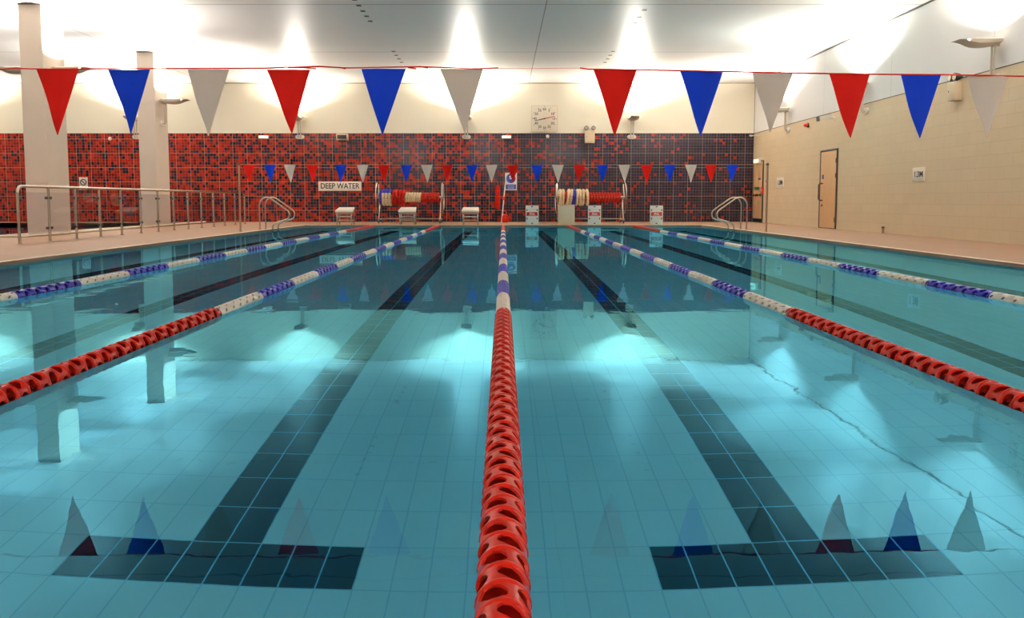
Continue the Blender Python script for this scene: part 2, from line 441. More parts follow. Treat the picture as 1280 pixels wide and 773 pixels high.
w = struct('pool_water', m, M['water'])
w['label'] = 'clear blue water filling the swimming pool'

# learner pool beyond the columns
m = MB()
m.box(-18.5, -10.3, 9.0, 27.9, -1.0, -0.9)
m.box(-18.6, -18.5, 9.0, 27.9, -0.9, DECK - 0.005); m.box(-10.34, -10.3, 9.0, 27.9, -0.9, DECK - 0.005)
m.box(-18.5, -10.3, 27.9, 28.0, -0.9, DECK - 0.005); m.box(-18.5, -10.3, 8.9, 9.0, -0.9, DECK - 0.005)
struct('learner_pool_floor', m, plain('grey_mauve_pool_tile', (0.20, 0.13, 0.15), 0.4))
m = MB(); m.box(-18.55, -10.32, 8.95, 27.95, -0.99, -0.06)
struct('learner_pool_water', m, M['water_small'])
struct('trim_5', B(-10.30, -10.16, 9.0, 27.9, DECK - 0.01, DECK + 0.05), M['coping'])

# columns
for yc, lab in ((17.4, 'square beige column nearer the camera, rising by the glass balustrade'),
                (22.9, 'square beige column farther off, rising behind the glass balustrade'), (11.9, None), (6.4, None)):
    m = MB(); m.rbox(-10.14, -9.66, yc, yc + 0.85, DECK, CEIL, 0.012)
    m.box(-10.15, -9.65, yc - 0.01, yc + 0.86, CEIL - 0.03, CEIL, 1)
    o = struct('column', m, [M['column'], plain('column_cap', (0.30, 0.22, 0.17))])
    if lab: o['label'] = lab

# ------------------------------------------------------------------ doors in the right wall
def door(name, y0, y1, double):
    """the opening's leaf lies flush with the wall; local space = world space"""
    z0, z1 = DECK, 2.12
    fr = MB()
    fr.box(WALL_X - 0.035, WALL_X + 0.02, y0 - 0.045, y0, z0, z1 + 0.045)
    fr.box(WALL_X - 0.035, WALL_X + 0.02, y1, y1 + 0.045, z0, z1 + 0.045)
    fr.box(WALL_X - 0.035, WALL_X + 0.02, y0, y1, z1, z1 + 0.045)
    fr.box(WALL_X - 0.008, WALL_X + 0.02, y0, y1, z0, z0 + (0.14 if double else 0.02))
    o = struct(name, fr, M['dark_trim'] if not double else M['black'])
    zb = z0 + (0.14 if double else 0.02)
    leaves = [(y0, (y0 + y1) / 2 - 0.006), ((y0 + y1) / 2 + 0.006, y1)] if double else [(y0 + 0.004, y1 - 0.004)]
    for a, b in leaves:
        l = MB(); l.rbox(WALL_X - 0.028, WALL_X + 0.01, a, b, zb, z1 - 0.004, 0.004)
        l.build('door_leaf', M['wood'], o)
    return o
d1 = door('door_1', 21.62, 22.68, False)
d1['label'] = 'single pale wooden door with a black pull handle in the block wall'
h = MB(); yh = 22.5
h.tube([(WALL_X - 0.03, yh, 0.80), (WALL_X - 0.11, yh, 0.80), (WALL_X - 0.14, yh, 0.84), (WALL_X - 0.14, yh, 1.22), (WALL_X - 0.11, yh, 1.26), (WALL_X - 0.03, yh, 1.26)], 0.016, 10)
h.build('pull_handle', M['black'], d1)
k = MB(); k.lathe([(0.001, 0), (0.03, 0), (0.03, 0.02), (0.001, 0.022)], 14, 'x', (WALL_X - 0.05, yh, 0.66)); k.build('lock', M['black'], d1)
for z in (0.28, 1.45, 1.85):
    k = MB(); k.tube([(WALL_X - 0.036, 21.63, z - 0.06), (WALL_X - 0.036, 21.63, z + 0.06)], 0.014, 8); k.build('hinge', M['dark_trim'], d1)
k = MB(); k.rbox(WALL_X - 0.034, WALL_X - 0.026, 22.44, 22.56, 1.38, 1.50, 0.003); tag(k.build('notice', M['blue_ink'], d1), 'small blue round-edged notice')
d2 = door('door_2', 27.75, 28.72, True)
d2['label'] = 'wooden double fire door in the corner under the lit exit sign'
k = MB(); k.tube([(WALL_X - 0.08, 27.8, 0.98), (WALL_X - 0.08, 28.68, 0.98)], 0.02, 10)
for y in (27.82, 28.22, 28.26, 28.66): k.box(WALL_X - 0.09, WALL_X - 0.02, y - 0.02, y + 0.02, 0.93, 1.03)
k.build('push_bar', M['steel'], d2)
k = MB(); k.rbox(WALL_X - 0.036, WALL_X - 0.027, 28.05, 28.60, 1.16, 1.26, 0.003); tag(k.build('notice', M['green_ink'], d2), 'green fire exit notice')
k = MB(); k.rbox(WALL_X - 0.036, WALL_X - 0.027, 27.95, 28.2, 1.50, 1.56, 0.003); tag(k.build('notice', M['blue_ink'], d2), 'small blue notice')

# ------------------------------------------------------------------ lane ropes
R = 0.056; PITCH = 1.0 / 13
def unit(seg, odd, lo=False, fill=0.0):
    """one float: raised rim, dished disc, and hourglass webs to the next rim; axis along +Y"""
    m = MB()
    e = PITCH * 0.145
    m.lathe([(R - 0.006, -e - 0.001), (R, -e * 0.55), (R + 0.001, 0), (R, e * 0.55), (R - 0.006, e + 0.001), (R - 0.012, e * 0.5), (R - 0.012, -e * 0.5)], seg, 'y', closed=True)
    # dished disc
    v = []; f = []
    rs = [(R - 0.010, 0.0), (0.034, 0.010), (0.014, 0.020)]
    for r, h in rs:
        for k in range(seg): a = 2 * PI * k / seg; v.append((r * math.cos(a), h, r * math.sin(a)))
    for i in range(2):
        for k in range(seg): f.append((i * seg + k, i * seg + (k + 1) % seg, (i + 1) * seg + (k + 1) % seg, (i + 1) * seg + k))
    m.add(v, f)
    nw = 4
    st = 3 if lo else 5
    for wv in range(nw):
        a0 = 2 * PI * (wv + (0.5 if odd else 0)) / nw + 0.42
        rows = []
        for i in range(st + 1):
            t = i / st; s = e * 0.6 + (PITCH - 1.2 * e) * t
            q = abs(2 * t - 1); half = 0.19 + fill + (0.50 - fill * 0.5) * q ** 2.3
            sh = 0.42 * (t - 0.5)
            rows.append((s, half, sh))
        v = []; f = []; cols = 4
        for rad in (R - 0.0015, R - 0.0075):
            for s, half, sh in rows:
                for c in range(cols + 1):
                    a = a0 + sh + half * (2 * c / cols - 1); v.append((rad * math.cos(a), s, rad * math.sin(a)))
        n1 = (st + 1) * (cols + 1)
        for i in range(st):
            for c in range(cols):
                p = i * (cols + 1) + c; q = p + cols + 1
                f.append((p, p + 1, q + 1, q)); f.append((n1 + p, n1 + q, n1 + q + 1, n1 + p + 1))
            for c in (0, cols):
                p = i * (cols + 1) + c; q = p + cols + 1
                f.append((p, q, n1 + q, n1 + p))
        m.add(v, f)
    return m
def section_mesh(name, n, mat, seg=28, lo=False, scale=1.0, fill=0.0):
    us = [unit(seg, False, lo, fill), unit(seg, True, lo, fill)]
    vs = []; fs = []; off = 0
    for i in range(n):
        u = us[i % 2]; a = np.array(u.v); a[:, 0] *= scale; a[:, 2] *= scale; a[:, 1] += PITCH * i + PITCH * 0.16
        vs.append(a); fs += [tuple(k + off for k in f) for f in u.f]; off += len(a)
    me = bpy.data.meshes.new(name); me.from_pydata(np.concatenate(vs).tolist(), [], fs)
    me.materials.append(mat); me.polygons.foreach_set('use_smooth', [True] * len(me.polygons)); me.set_sharp_from_angle(angle=math.radians(40))
    me.update(); return me
sec_red_near = section_mesh('red_floats', 65, M['red_plastic'], 28)
sec_white = section_mesh('white_floats', 13, M['white_plastic'], 20, True, 0.93, 0.38)
sec_blue = section_mesh('blue_floats', 13, M['blue_plastic'], 20, True, 0.97, 0.12)
sec_red_far = section_mesh('red_floats', 57, M['red_plastic'], 12, True, 0.95)
first = None
names = ['lane rope nearest the glass balustrade', 'lane rope next left of the middle rope',
         'middle lane rope running straight away from the camera', 'lane rope next right of the middle rope', 'lane rope nearest the block wall']
for i, X in enumerate((-4.0, -2.0, 0.0, 2.0, 4.0)):
    t = thing('lane_rope', (X, Y0, 0.0), 'red, white and blue ' + names[i], 'lane rope', 'lane ropes stretched along the pool')
    link('float_section', sec_red_near, t, (0, 0.05, 0))['label'] = 'red floats at the near end'
    for k in range(15):
        link('float_section', sec_white if k % 2 == 0 else sec_blue, t, (0, 5.05 + k, 0))['label'] = 'cream white floats' if k % 2 == 0 else 'dark blue floats'
    link('float_section', sec_red_far, t, (0, 20.05, 0))['label'] = 'red floats at the far end'
    c = MB(); c.tube([(0, 0, 0), (0, Y1 - Y0, 0)], 0.011, 8)
    c.build('cable', M['red_plastic'], t)
    hk = MB(); hk.lathe([(0.001, -0.16), (0.02, -0.15), (0.02, -0.02), (0.001, -0.01)], 10, 'y', (0, Y1 - Y0, 0)); hk.build('tensioner', M['steel'], t)

# ------------------------------------------------------------------ strings of pennants
def pennant(wd, ht, mat, seed):
    rnd = random.Random(seed); m = MB(); N = 10
    ph = rnd.random() * 6; am = 0.02 * wd / 0.28; sk = rnd.uniform(-0.02, 0.02)
    v = []; f = []
    for side in (0, 1):
        for i in range(N + 1):
            t = i / N
            for c in range(7):
                s = (c / 6 - 0.5) * wd * (1 - t * 0.985)
                y = am * math.sin(ph + s * 22 + t * 2.4) * (0.3 + 0.7 * t) + side * 0.0012
                v.append((s + sk * t, y, -t * ht))
    n1 = (N + 1) * 7
    for i in range(N):
        for c in range(6):
            p = i * 7 + c; q = p + 7
            f.append((p, q, q + 1, p + 1)); f.append((n1 + p, n1 + p + 1, n1 + q + 1, n1 + q))
    m.add(v, f); return m
vinyl = {'R': M['vinyl_red'], 'B': M['vinyl_blue'], 'W': M['vinyl_white']}
vname = {'R': 'red pennant', 'B': 'blue pennant', 'W': 'white pennant'}
# far string, between the two far posts
YF = 19.75
zf = onY(629, 206, YF)[1]
t = thing('pennant_string', (0, YF, zf), 'long string of small red, blue and white pennants across the far part of the pool', 'pennants')
far_px = [310.8, 337.2, 362, 390.5, 426.3, 453, 479.5, 508, 533.4, 559, 590, 614.4, 641, 671.2, 697.3, 724, 753.2, 780.4, 808.2, 837, 863.8, 888.8, 915.5]
for i, u in enumerate(far_px):
    x = onY(u, 206, YF)[0]; col = 'RBW'[i % 3]
    o = pennant(0.285, 0.43, vinyl[col], i).build('pennant', vinyl[col], t, (x, 0, 0)); o['label'] = vname[col]
m = MB(); m.tube([(-6.33, 0, 0.006), (-3, 0, 0.0), (0, 0, -0.004), (3, 0, 0.0), (6.33, 0, 0.006)], 0.004, 6)
m.build('cord', M['brown_steel'], t)
# near string
YN = 5.45
t = thing('pennant_string', (0, YN, onY(629, 85.5, YN)[1]), 'near string of large red, blue and white pennants hanging overhead', 'pennants')
near = [(45.5, 98.5, 87, 169, 'R'), (135.5, 188, 87, 168, 'B'), (234.5, 286, 87, 169.5, 'W'), (333.5, 387.5, 87, 167, 'R'), (451.5, 507, 86, 168, 'B'), (550, 604, 86, 166, 'W'),
        (742, 796.5, 87, 170, 'R'), (850, 904, 89, 170, 'B'), (940.5, 992, 90.5, 166, 'W'), (1036, 1087, 92, 172.5, 'R'), (1125.5, 1176, 93, 173, 'B'), (1209, 1260.5, 94.5, 173, 'W')]
base_z = t.location.z
for i, (a, b, v0, v1, col) in enumerate(near):
    xa, z = onY(a, v0, YN); xb, _ = onY(b, v0, YN); _, z2 = onY(a, v1, YN)
    o = pennant(xb - xa, z - z2, vinyl[col], 50 + i).build('pennant', vinyl[col], t, ((xa + xb) / 2, 0, z - base_z)); o['label'] = vname[col]
def cordpts(lst):
    out = []
    for u, v in lst:
        x, z = onY(u, v, YN); out.append((x, -0.002, z - base_z))
    return out
m = MB()
px_line = [(-560, 82), (0, 87), (20, 85.5), (60, 86.5), (140, 86), (330, 85.5), (360, 84), (400, 83), (430, 85), (440, 85), (520, 83.5), (540, 84), (600, 86), (623, 85)]
m.tube(cordpts(px_line), 0.0042, 6)
m.tube(cordpts([(725, 85), (735, 86.5), (800, 87.5), (900, 89.5), (1000, 91.5), (1090, 93), (1180, 93.5), (1280, 95.5), (1840, 104)]), 0.0048, 6)
m.tube(cordpts([(395, 86), (380, 85), (360, 84.8), (400, 83.4), (425, 84.5), (432, 86)]), 0.004, 6)
m.tube(cordpts([(520, 86), (510, 84.6), (525, 83.2), (535, 85)]), 0.004, 6)
m.build('cord', M['vinyl_red'], t)
m = MB(); m.tube(cordpts([(620, 85.3), (650, 86), (725, 85.2)]), 0.0014, 5); m.build('thread', M['vinyl_red'], t)

# posts that carry the strings
def flag_post(x, y, h, label, top=None):
    t = thing('flag_post', (x, y, DECK), label, 'post', 'steel posts of the pennant strings')
    m = MB(); m.tube([(0, 0, 0.0), (0, 0, h)], 0.024, 12); m.build('pole', M['brown_steel'], t)
    m = MB(); m.lathe([(0.001, h), (0.032, h), (0.036, h + 0.03), (0.02, h + 0.055), (0.001, h + 0.058)], 14); m.build('cap', M['dark_trim'], t)
    m = MB(); m.lathe([(0.055, 0), (0.055, 0.008), (0.03, 0.014), (0.03, 0)], 16); m.build('base_collar', M['steel'], t)
flag_post(-6.36, 19.75, 1.60, 'slim upright steel post between the glass balustrade and the left ladder')
flag_post(6.36, 19.75, 1.60, 'slim upright steel post on the right deck before the block wall')
flag_post(-6.36, 5.45, 1.68, 'slim steel post at the near left poolside, outside the picture')
flag_post(6.36, 5.45, 1.55, 'slim steel post at the near right poolside, outside the picture')

# ------------------------------------------------------------------ wall uplights
def uplight(name='uplight_sconce'):
    """local frame: fixed to a wall in the XZ plane at y=0, head reaching towards -Y; origin at the foot plate"""
    t = bpy.data.objects.new(name, None); COL.objects.link(t)
    m = MB()   # oval foot plate
    ring = lambda y, s: [(0.155 * s * math.copysign(abs(math.cos(a)) ** 0.7, math.cos(a)), y, 0.075 * s * math.copysign(abs(math.sin(a)) ** 0.8, math.sin(a))) for a in [2 * PI * k / 24 for k in range(24)]]
    m.loft([ring(0, 1), ring(-0.03, 1), ring(-0.045, 0.9)]); m.build('wall_plate', M['sign_white'], t)
    for sx in (-0.045, 0.045):
        m = MB(); pts = [(sx, -0.02, -0.01), (sx, -0.07, -0.02), (sx, -0.10, 0.02), (sx, -0.11, 0.08), (sx, -0.11, 0.5), (sx, -0.115, 0.60)]
        m.tube(pts, 0.018, 10); m.build('arm', M['lamp_body'], t)
    m = MB()   # wing shaped head
    L = 0.74; rings = []
    for i in range(13):
        q = i / 12; y = -0.05 - L * q
        th = 0.012 + 0.115 * (math.sin(PI * min(1, (q * 0.86 + 0.14))) ** 0.8)
        if q > 0.62: th *= max(0.08, 1 - (q - 0.62) / 0.42)
        wd = 0.20 * (1 if q < 0.6 else 1 - 0.25 * (q - 0.6) / 0.4)
        r = []
        for k in range(9): a = PI * k / 8; r.append((wd * math.cos(a), y, 0.66 - th * math.sin(a) ** 0.6))
        rings.append(r)
    m.loft(rings); m.build('head', M['lamp_body'], t)
    m = MB(); m.rbox(-0.15, 0.15, -0.50, -0.10, 0.655, 0.672, 0.004); m.build('lens', M['lens'], t)
    m = MB(); m.rbox(-0.07, 0.07, -0.12, -0.03, 0.55, 0.67, 0.012); m.build('knuckle', M['lamp_body'], t)
    return t
up0 = uplight(); placed = False
LAMPS = []
def place_up(x, y, z, rz, label, power, col, lit=True):
    global placed
    o = up0 if not placed else copy_tree(up0); placed = True
    o.location = (x, y, z); o.rotation_euler = (0, 0, rz)
    tag(o, label, 'wall light', 'curved wall uplights around the hall')
    ld = bpy.data.lights.new('uplight_lamp', 'AREA'); ld.shape = 'RECTANGLE'; ld.size = 0.34; ld.size_y = 0.45; ld.spread = math.radians(150)
    ld.energy = power; ld.color = col
    l = bpy.data.objects.new('uplight_lamp', ld); COL.objects.link(l)
    l.parent = o; l.location = (0, -0.42, 0.69); l.rotation_euler = (PI - math.radians(-14), 0, 0)
WARM = (1.0, 0.93, 0.82); NEUT = (1.0, 0.96, 0.94); COOL = (0.76, 1.0, 0.98)
PW = 215.0
ZF = 3.02
fx = [onY(u, 170, WALL_Y)[0] for u in (375, 583, 789.5)]
fx += [-12.85, -18.7]
for x, lab in zip(fx, ('wall uplight above the mosaic, behind the tip of the red pennant left of the clock', 'wall uplight above the mosaic, behind the white pennant in the middle', 'wall uplight above the mosaic, right of the small twin emergency lamp',
                      'wall uplight hidden behind the farther beige column', 'wall uplight at the far left end of the mosaic wall')):
    place_up(x, WALL_Y, ZF, 0, lab, PW * 1.5, WARM)
# right wall
for y, col, lab in ((25.4, NEUT, 'uplight farthest along the white upper right wall, near the corner'), (20.0, COOL, 'uplight on the white upper right wall behind the red pennant'),
                    (14.72, NEUT, 'large beige wing-shaped uplight on the upper right wall near the corner of the photo'),
                    (9.0, NEUT, 'uplight on the right wall just outside the picture'), (3.5, NEUT, 'uplight on the right wall beside the camera')):
    place_up(WALL_X, y, ZF - 0.06, PI / 2 + PI, lab, PW, col)
# columns, both faces
for yc, nm in ((17.4, 'nearer'), (22.9, 'farther'), (11.9, 'unseen near'), (6.4, 'unseen nearest')):
    place_up(-9.66, yc + 0.42, ZF - 0.05, PI / 2, 'uplight on the pool side of the %s beige column' % nm, PW, NEUT)
    place_up(-10.14, yc + 0.42, ZF - 0.05, -PI / 2, 'uplight on the outer side of the %s beige column' % nm, PW, (0.92, 0.97, 1.0))
# wall behind the camera
for x, nm in ((-7.2, 'nearest the balustrade side'), (-1.3, 'in the middle'), (4.5, 'nearest the block wall')):
    place_up(x, BACK_Y, ZF, PI, 'uplight on the wall behind the camera, ' + nm, PW * 1.8, (0.95, 0.98, 1.0))

# ------------------------------------------------------------------ ceiling slots
slot_m = B(-0.05, 0.05, -0.06, 0.06, -0.004, 0.002).mesh('slot', M['black'], False)
for X, ys, lab in ((-3.05, [16.7, 17.1, 17.6, 18.1, 18.6, 19.1], 'line of small dark slots in the ceiling left of the middle'),
                   (-3.03, [22.9, 23.5, 24.1, 24.7], 'short line of small dark slots in the ceiling above the blue pennant'),
                   (3.05, [16.9, 18.0, 18.7, 19.3], 'line of small dark slots in the ceiling right of the middle'),
                   (3.03, [22.9, 23.5, 24.1, 24.7], 'short line of small dark slots in the ceiling above the right red pennant')):
    t = thing('ceiling_vent', (X, ys[0], CEIL), lab, 'vent', 'slot vents in the ceiling')
    for y in ys: link('slot', slot_m, t, (0, y - ys[0], 0))

# ------------------------------------------------------------------ things on the far wall
def rect(u0, v0, u1, v1, Y=WALL_Y):
    xa, za = onY(u0, v0, Y); xb, zb = onY(u1, v1, Y)
    return (xa + xb) / 2, (za + zb) / 2, abs(xb - xa), abs(za - zb)
def panel(t, name, wd, ht, mat, y0=-0.02, y1=0.0, cx=0, cz=0, r=0.006):
    m = MB(); m.rbox(cx - wd / 2, cx + wd / 2, y0, y1, cz - ht / 2, cz + ht / 2, min(r, abs(y1 - y0) * 0.4), 2)
    return m.build(name, mat, t)
# DEEP WATER sign
x, z, wd, ht = rect(398, 227, 452, 238.8)
t = thing('warning_sign', (x, WALL_Y, z), 'wide white sign reading DEEP WATER on the red mosaic', 'sign')
panel(t, 'sign_board', wd, ht, M['sign_white'], -0.03)
me = text_mesh('DEEP WATER', 0.265, M['ink'], 0.002, 0.004); o = link('lettering', me, t, (0, -0.032, 0))
bpy.context.view_layer.update(); o.scale.x = (wd * 0.90) / max(0.01, o.dimensions.x)
# round-slash notice
x, z, wd, ht = rect(99, 222.5, 110, 233.5)
t = thing('notice_sign', (x, WALL_Y, z), 'small white notice with a dark crossed-out circle, just above the glass balustrade', 'sign')
panel(t, 'sign_board', wd, ht + 0.12, M['sign_white'], -0.02, 0, 0, -0.04)
m = MB(); disc(m, 0.085, 0.115, -0.026, -0.018)
m.box(-0.10, 0.10, -0.026, -0.018, -0.013, 0.013)
k0 = len(m.v) - 8
for i in range(k0, k0 + 8):
    a, b, c_ = m.v[i]; m.v[i] = ((a + c_) * 0.707, b, (c_ - a) * 0.707)
m.build('symbol', M['ink'], t)
m = MB(); m.box(-wd / 2 + 0.02, wd / 2 - 0.02, -0.024, -0.018, -0.165, -0.155); m.build('rule_line', M['ink'], t)
# blue mandatory notice
x, z, wd, ht = rect(631.3, 216, 646, 238)
t = thing('notice_sign', (x, WALL_Y, z), 'white notice with a blue disc over a blue text block, above the rescue pole', 'sign')
panel(t, 'sign_board', wd, ht, M['sign_white'], -0.02)
m = MB(); disc(m, 0, 0.165, -0.026, -0.018, (0.0, 0.11)); m.build('blue_disc', M['blue_ink'], t)
m = MB(); m.rbox(-0.05, 0.07, -0.03, -0.024, 0.08, 0.13, 0.002); m.lathe([(1e-6, -0.03), (0.035, -0.03), (0.035, -0.024), (1e-6, -0.024)], 14, 'y', (-0.03, 0, 0.17)); m.build('pictogram', M['white_ink'], t)
panel(t, 'text_block', wd * 0.86, 0.17, M['blue_ink'], -0.026, -0.018, 0, -0.19, 0.003)
for zz in (-0.15, -0.20, -0.245):
    panel(t, 'text_line', wd * 0.6, 0.012, M['white_ink'], -0.030, -0.025, 0, zz, 0.001)
# pace clock
def pace_clock(loc, rz, label):
    t = thing('pace_clock', loc, label, 'clock', 'square white pace clocks', rz)
    s = 0.46
    panel(t, 'clock_face', 2 * s, 2 * s, M['clock_face'], -0.05)
    m = MB()
    for a, b, c_, d in ((-s, s, -s, -s + 0.012), (-s, s, s - 0.012, s), (-s, -s + 0.012, -s, s), (s - 0.012, s, -s, s)): m.box(a, b, -0.056, -0.045, c_, d)
    m.build('frame', M['lamp_body'], t)
    for k in range(12):
        a = 2 * PI * k / 12
        me = NUM[k]; link('numeral', me, t, (0.325 * math.sin(a), -0.053, 0.325 * math.cos(a)))
        link('minute_dot', DOT, t, (0.415 * math.sin(a), -0.05, 0.415 * math.cos(a)))
    def hand(name, a, l0, l1, w, mat, y):
        m = MB(); d = Vector((math.sin(a), 0, math.cos(a))); n = Vector((math.cos(a), 0, -math.sin(a)))
        P = [d * l0 + n * w * 0.5, d * l1 + n * w * 0.25, d * l1 - n * w * 0.25, d * l0 - n * w * 0.5]
        m.add([(p.x, y, p.z) for p in P] + [(p.x, y - 0.006, p.z) for p in P], [(0, 1, 2, 3), (7, 6, 5, 4), (0, 4, 5, 1), (1, 5, 6, 2), (2, 6, 7, 3), (3, 7, 4, 0)])
        m.build(name, mat, t)
    hand('red_hand', math.radians(77), -0.02, 0.37, 0.035, M['red_ink'], -0.062)
    hand('black_hand', math.radians(257), -0.02, 0.36, 0.035, M['ink'], -0.070)
    m = MB(); m.lathe([(1e-6, -0.085), (0.022, -0.083), (0.025, -0.05)], 16, 'y'); m.build('hub', M['ink'], t)
M['clock_face'] = plain('clock_face_white', (0.80, 0.70, 0.56), 0.4)
NUM = [text_mesh('60' if k == 0 else str(5 * k), 0.12, M['ink'], 0.001, 0.0015) for k in range(12)]
dm = MB(); disc(dm, 0, 0.013, -0.004, 0.002, seg=10); DOT = dm.mesh('minute_dot', M['ink'])
x, z, wd, ht = rect(664, 132, 697, 165)
pace_clock((x, WALL_Y + 0.012, z), 0, 'square white pace clock high on the far wall, its hands level')
yc, zc = onX(1300, 42, WALL_X)
pace_clock((WALL_X + 0.012, 13.38, zc), -PI / 2, 'white pace clock cut by the right edge of the picture, beside the large uplight')

# emergency twin lamps
def twin(loc, rz, label, wd, ht, dp):
    t = thing('emergency_spotlight', loc, label, 'emergency lamp', 'twin headed emergency lamps', rz)
    m = MB(); m.rbox(-wd / 2, wd / 2, -dp, 0, -ht, 0, 0.01); m.build('battery_box', M['box_cream'], t)
    m = MB(); m.lathe([(1e-6, -dp - 0.005), (0.015, -dp - 0.004), (0.015, -dp + 0.01)], 10, 'y', (-wd * 0.3, 0, -ht * 0.5)); m.build('indicator', M['ink'], t)
    for sx in (-1, 1):
        c0 = (sx * wd * 0.36, -dp * 0.6, 0.085)
        m = MB(); m.lathe([(0.03, 0.09), (0.062, 0.04), (0.075, -0.03), (0.075, -0.06)], 18, 'y', c0); m.tube([(c0[0], c0[1], -0.01), (c0[0], c0[1], 0.04)], 0.015, 8)
        h = m.build('lamp_head', M['black'], t)
        m = MB(); m.lathe([(1e-6, -0.064), (0.060, -0.064), (0.064, -0.058), (1e-6, -0.056)], 18, 'y', c0); tag(m.build('lamp_glass', M['steel'], h), 'silvery reflector glass')
x, z = onY(737, 163.5, WALL_Y); twin((x, WALL_Y, z), 0, 'cream box with two black lamp heads on the far wall, right of the clock', 0.35, 0.44, 0.12)
yy, zz = onX(1191, 103, WALL_X - 0.1); twin((WALL_X, 15.95, zz), -PI / 2, 'cream box with two black lamp heads at the top of the block wall', 0.24, 0.36, 0.17)
# speaker
x, z, wd, ht = rect(421.5, 168, 436, 175.5)
t = thing('loudspeaker', (x, WALL_Y, z), 'small black loudspeaker in a pale frame high on the mosaic', 'loudspeaker')
m = MB(); m.rbox(-wd / 2, wd / 2, -0.20, 0, -ht / 2, ht / 2, 0.01); m.build('case', M['box_cream'], t)
panel(t, 'grille', wd * 0.82, ht * 0.66, M['black'], -0.212, -0.19, 0, 0.0)
# small bulkheads
for (u0, v0, u1, v1, lab) in ((323.5, 169.5, 336, 173.3, 'small lit white bulkhead light on the red mosaic, above the left ladder'), (627, 169.5, 639, 173.3, 'small lit white bulkhead light high in the middle of the mosaic')):
    x, z, wd, ht = rect(u0, v0, u1, v1)
    t = thing('bulkhead_sconce', (x, WALL_Y, z), lab, 'wall light', 'small bulkhead lights')
    panel(t, 'housing', wd, ht, M['sign_white'], -0.06); panel(t, 'diffuser', wd * 0.86, ht * 0.7, M['lit_white'], -0.075, -0.055)
for u, v, lab in ((137.5, 173.5, 'small round white sensor on the mosaic between the two columns'), (684.5, 170.5, 'small round white sensor on the dark mosaic under the clock')):
    x, z = onY(u, v, WALL_Y); m = MB(); m.lathe([(1e-6, -0.06), (0.03, -0.055), (0.045, -0.03), (0.05, 0)], 18, 'y')
    t = thing('motion_detector', (x, WALL_Y, z), lab, 'sensor', 'round wall sensors'); m.build('dome', M['white_ink'], t)
    m = MB(); m.lathe([(0.06, 0), (0.06, -0.01), (0.045, -0.012), (0.045, 0)], 18, 'y', closed=True); m.build('ring', M['sign_white'], t)
# rescue aids hanging mid wall
x, z = onY(622, 246, WALL_Y - 0.08)
t = thing('rescue_buoy', (x, WALL_Y, z), 'long red rescue float hanging upright on the mosaic', 'rescue float')
m = MB(); m.loft([[(0.085 * s * math.cos(a), -0.09 + 0.07 * s * math.sin(a), zz) for a in [2 * PI * k / 16 for k in range(16)]] for zz, s in ((-0.42, 0.55), (-0.40, 0.85), (-0.33, 1), (0.30, 0.92), (0.36, 0.7), (0.40, 0.3))])
m.build('float_body', M['red_plastic'], t)
for zz in (-0.2, 0.0, 0.2):
    m = MB(); m.lathe([(0.092, zz - 0.012), (0.092, zz + 0.012), (0.084, zz + 0.012), (0.084, zz - 0.012)], 16, 'z', (0, -0.09, 0), closed=True); m.build('groove_band', M['vinyl_red'], t)
m = MB(); m.tube([(0, -0.09, 0.38), (0.01, -0.05, 0.46), (0, 0.0, 0.50)], 0.012, 8); m.build('hanging_loop', M['red_ink'], t)
xa, za = onY(632.5, 221, WALL_Y - 0.12); xb, zb = onY(627, 276, WALL_Y - 0.35)
t = thing('rescue_pole', (xb, WALL_Y - 0.35, DECK), 'white rescue pole leaning against the wall beside the red float', 'pole')
m = MB(); m.tube([(0, 0, 0.0), ((xa - xb) * 0.5, 0.14, (za - DECK) * 0.5), (xa - xb, 0.30, za - DECK)], 0.020, 10); m.build('shaft', M['white_plastic'], t)
m = MB(); q = 0.52; m.tube([((xa - xb) * (q - .04), 0.30 * (q - .04), (za - DECK) * (q - .04)), ((xa - xb) * (q + .04), 0.30 * (q + .04), (za - DECK) * (q + .04))], 0.034, 10); tag(m.build('grip', M['red_ink'], t), 'dark red grip')
x, z = onY(631.5, 273.5, 28.3)
t = thing('throw_bag', (x, 28.3, DECK), 'small red throw bag standing on the far deck behind the middle lane rope', 'bag')
m = MB(); m.lathe([(1e-6, 0), (0.10, 0.0), (0.12, 0.05), (0.115, 0.2), (0.08, 0.27), (1e-6, 0.29)], 18); m.build('sack', M['red_plastic'], t)
m = MB(); m.tube([(-0.05, 0, 0.27), (-0.09, 0, 0.36), (0.0, 0, 0.40), (0.06, 0, 0.34), (0.04, 0, 0.27)], 0.012, 8); m.build('strap', M['red_ink'], t)

# ------------------------------------------------------------------ things on the right wall
def rsign(y, z, wd, ht, body, size, label):
    t = thing('depth_sign', (WALL_X, y, z), label, 'sign', None, -PI / 2)
    panel(t, 'sign_board', wd, ht, M['sign_white'], -0.02)
    me = text_mesh(body, size, M['ink'], 0.001, 0.003); link('lettering', me, t, (0, -0.022, 0)).scale = (1.15, 1, 1.0)
ya, za = onX(1149, 218.3, WALL_X); rsign(ya, za, 0.50, 0.30, '1.3M', 0.17, 'white depth sign reading 1.3M on the block wall, larger and nearer')
ya, za = onX(975.8, 228.5, WALL_X); rsign(ya, za, 0.62, 0.34, '1.8M', 0.21, 'smaller looking white depth sign between the door with the black handle and the corner')
t = thing('exit_sign', (WALL_X, 28.2, onX(946, 202, WALL_X)[1]), 'lit yellowish exit sign over the double door in the corner', 'sign', None, -PI / 2)
panel(t, 'housing', 0.55, 0.16, M['sign_white'], -0.12); panel(t, 'lit_panel', 0.49, 0.11, M['lit_exit'], -0.135, -0.115)
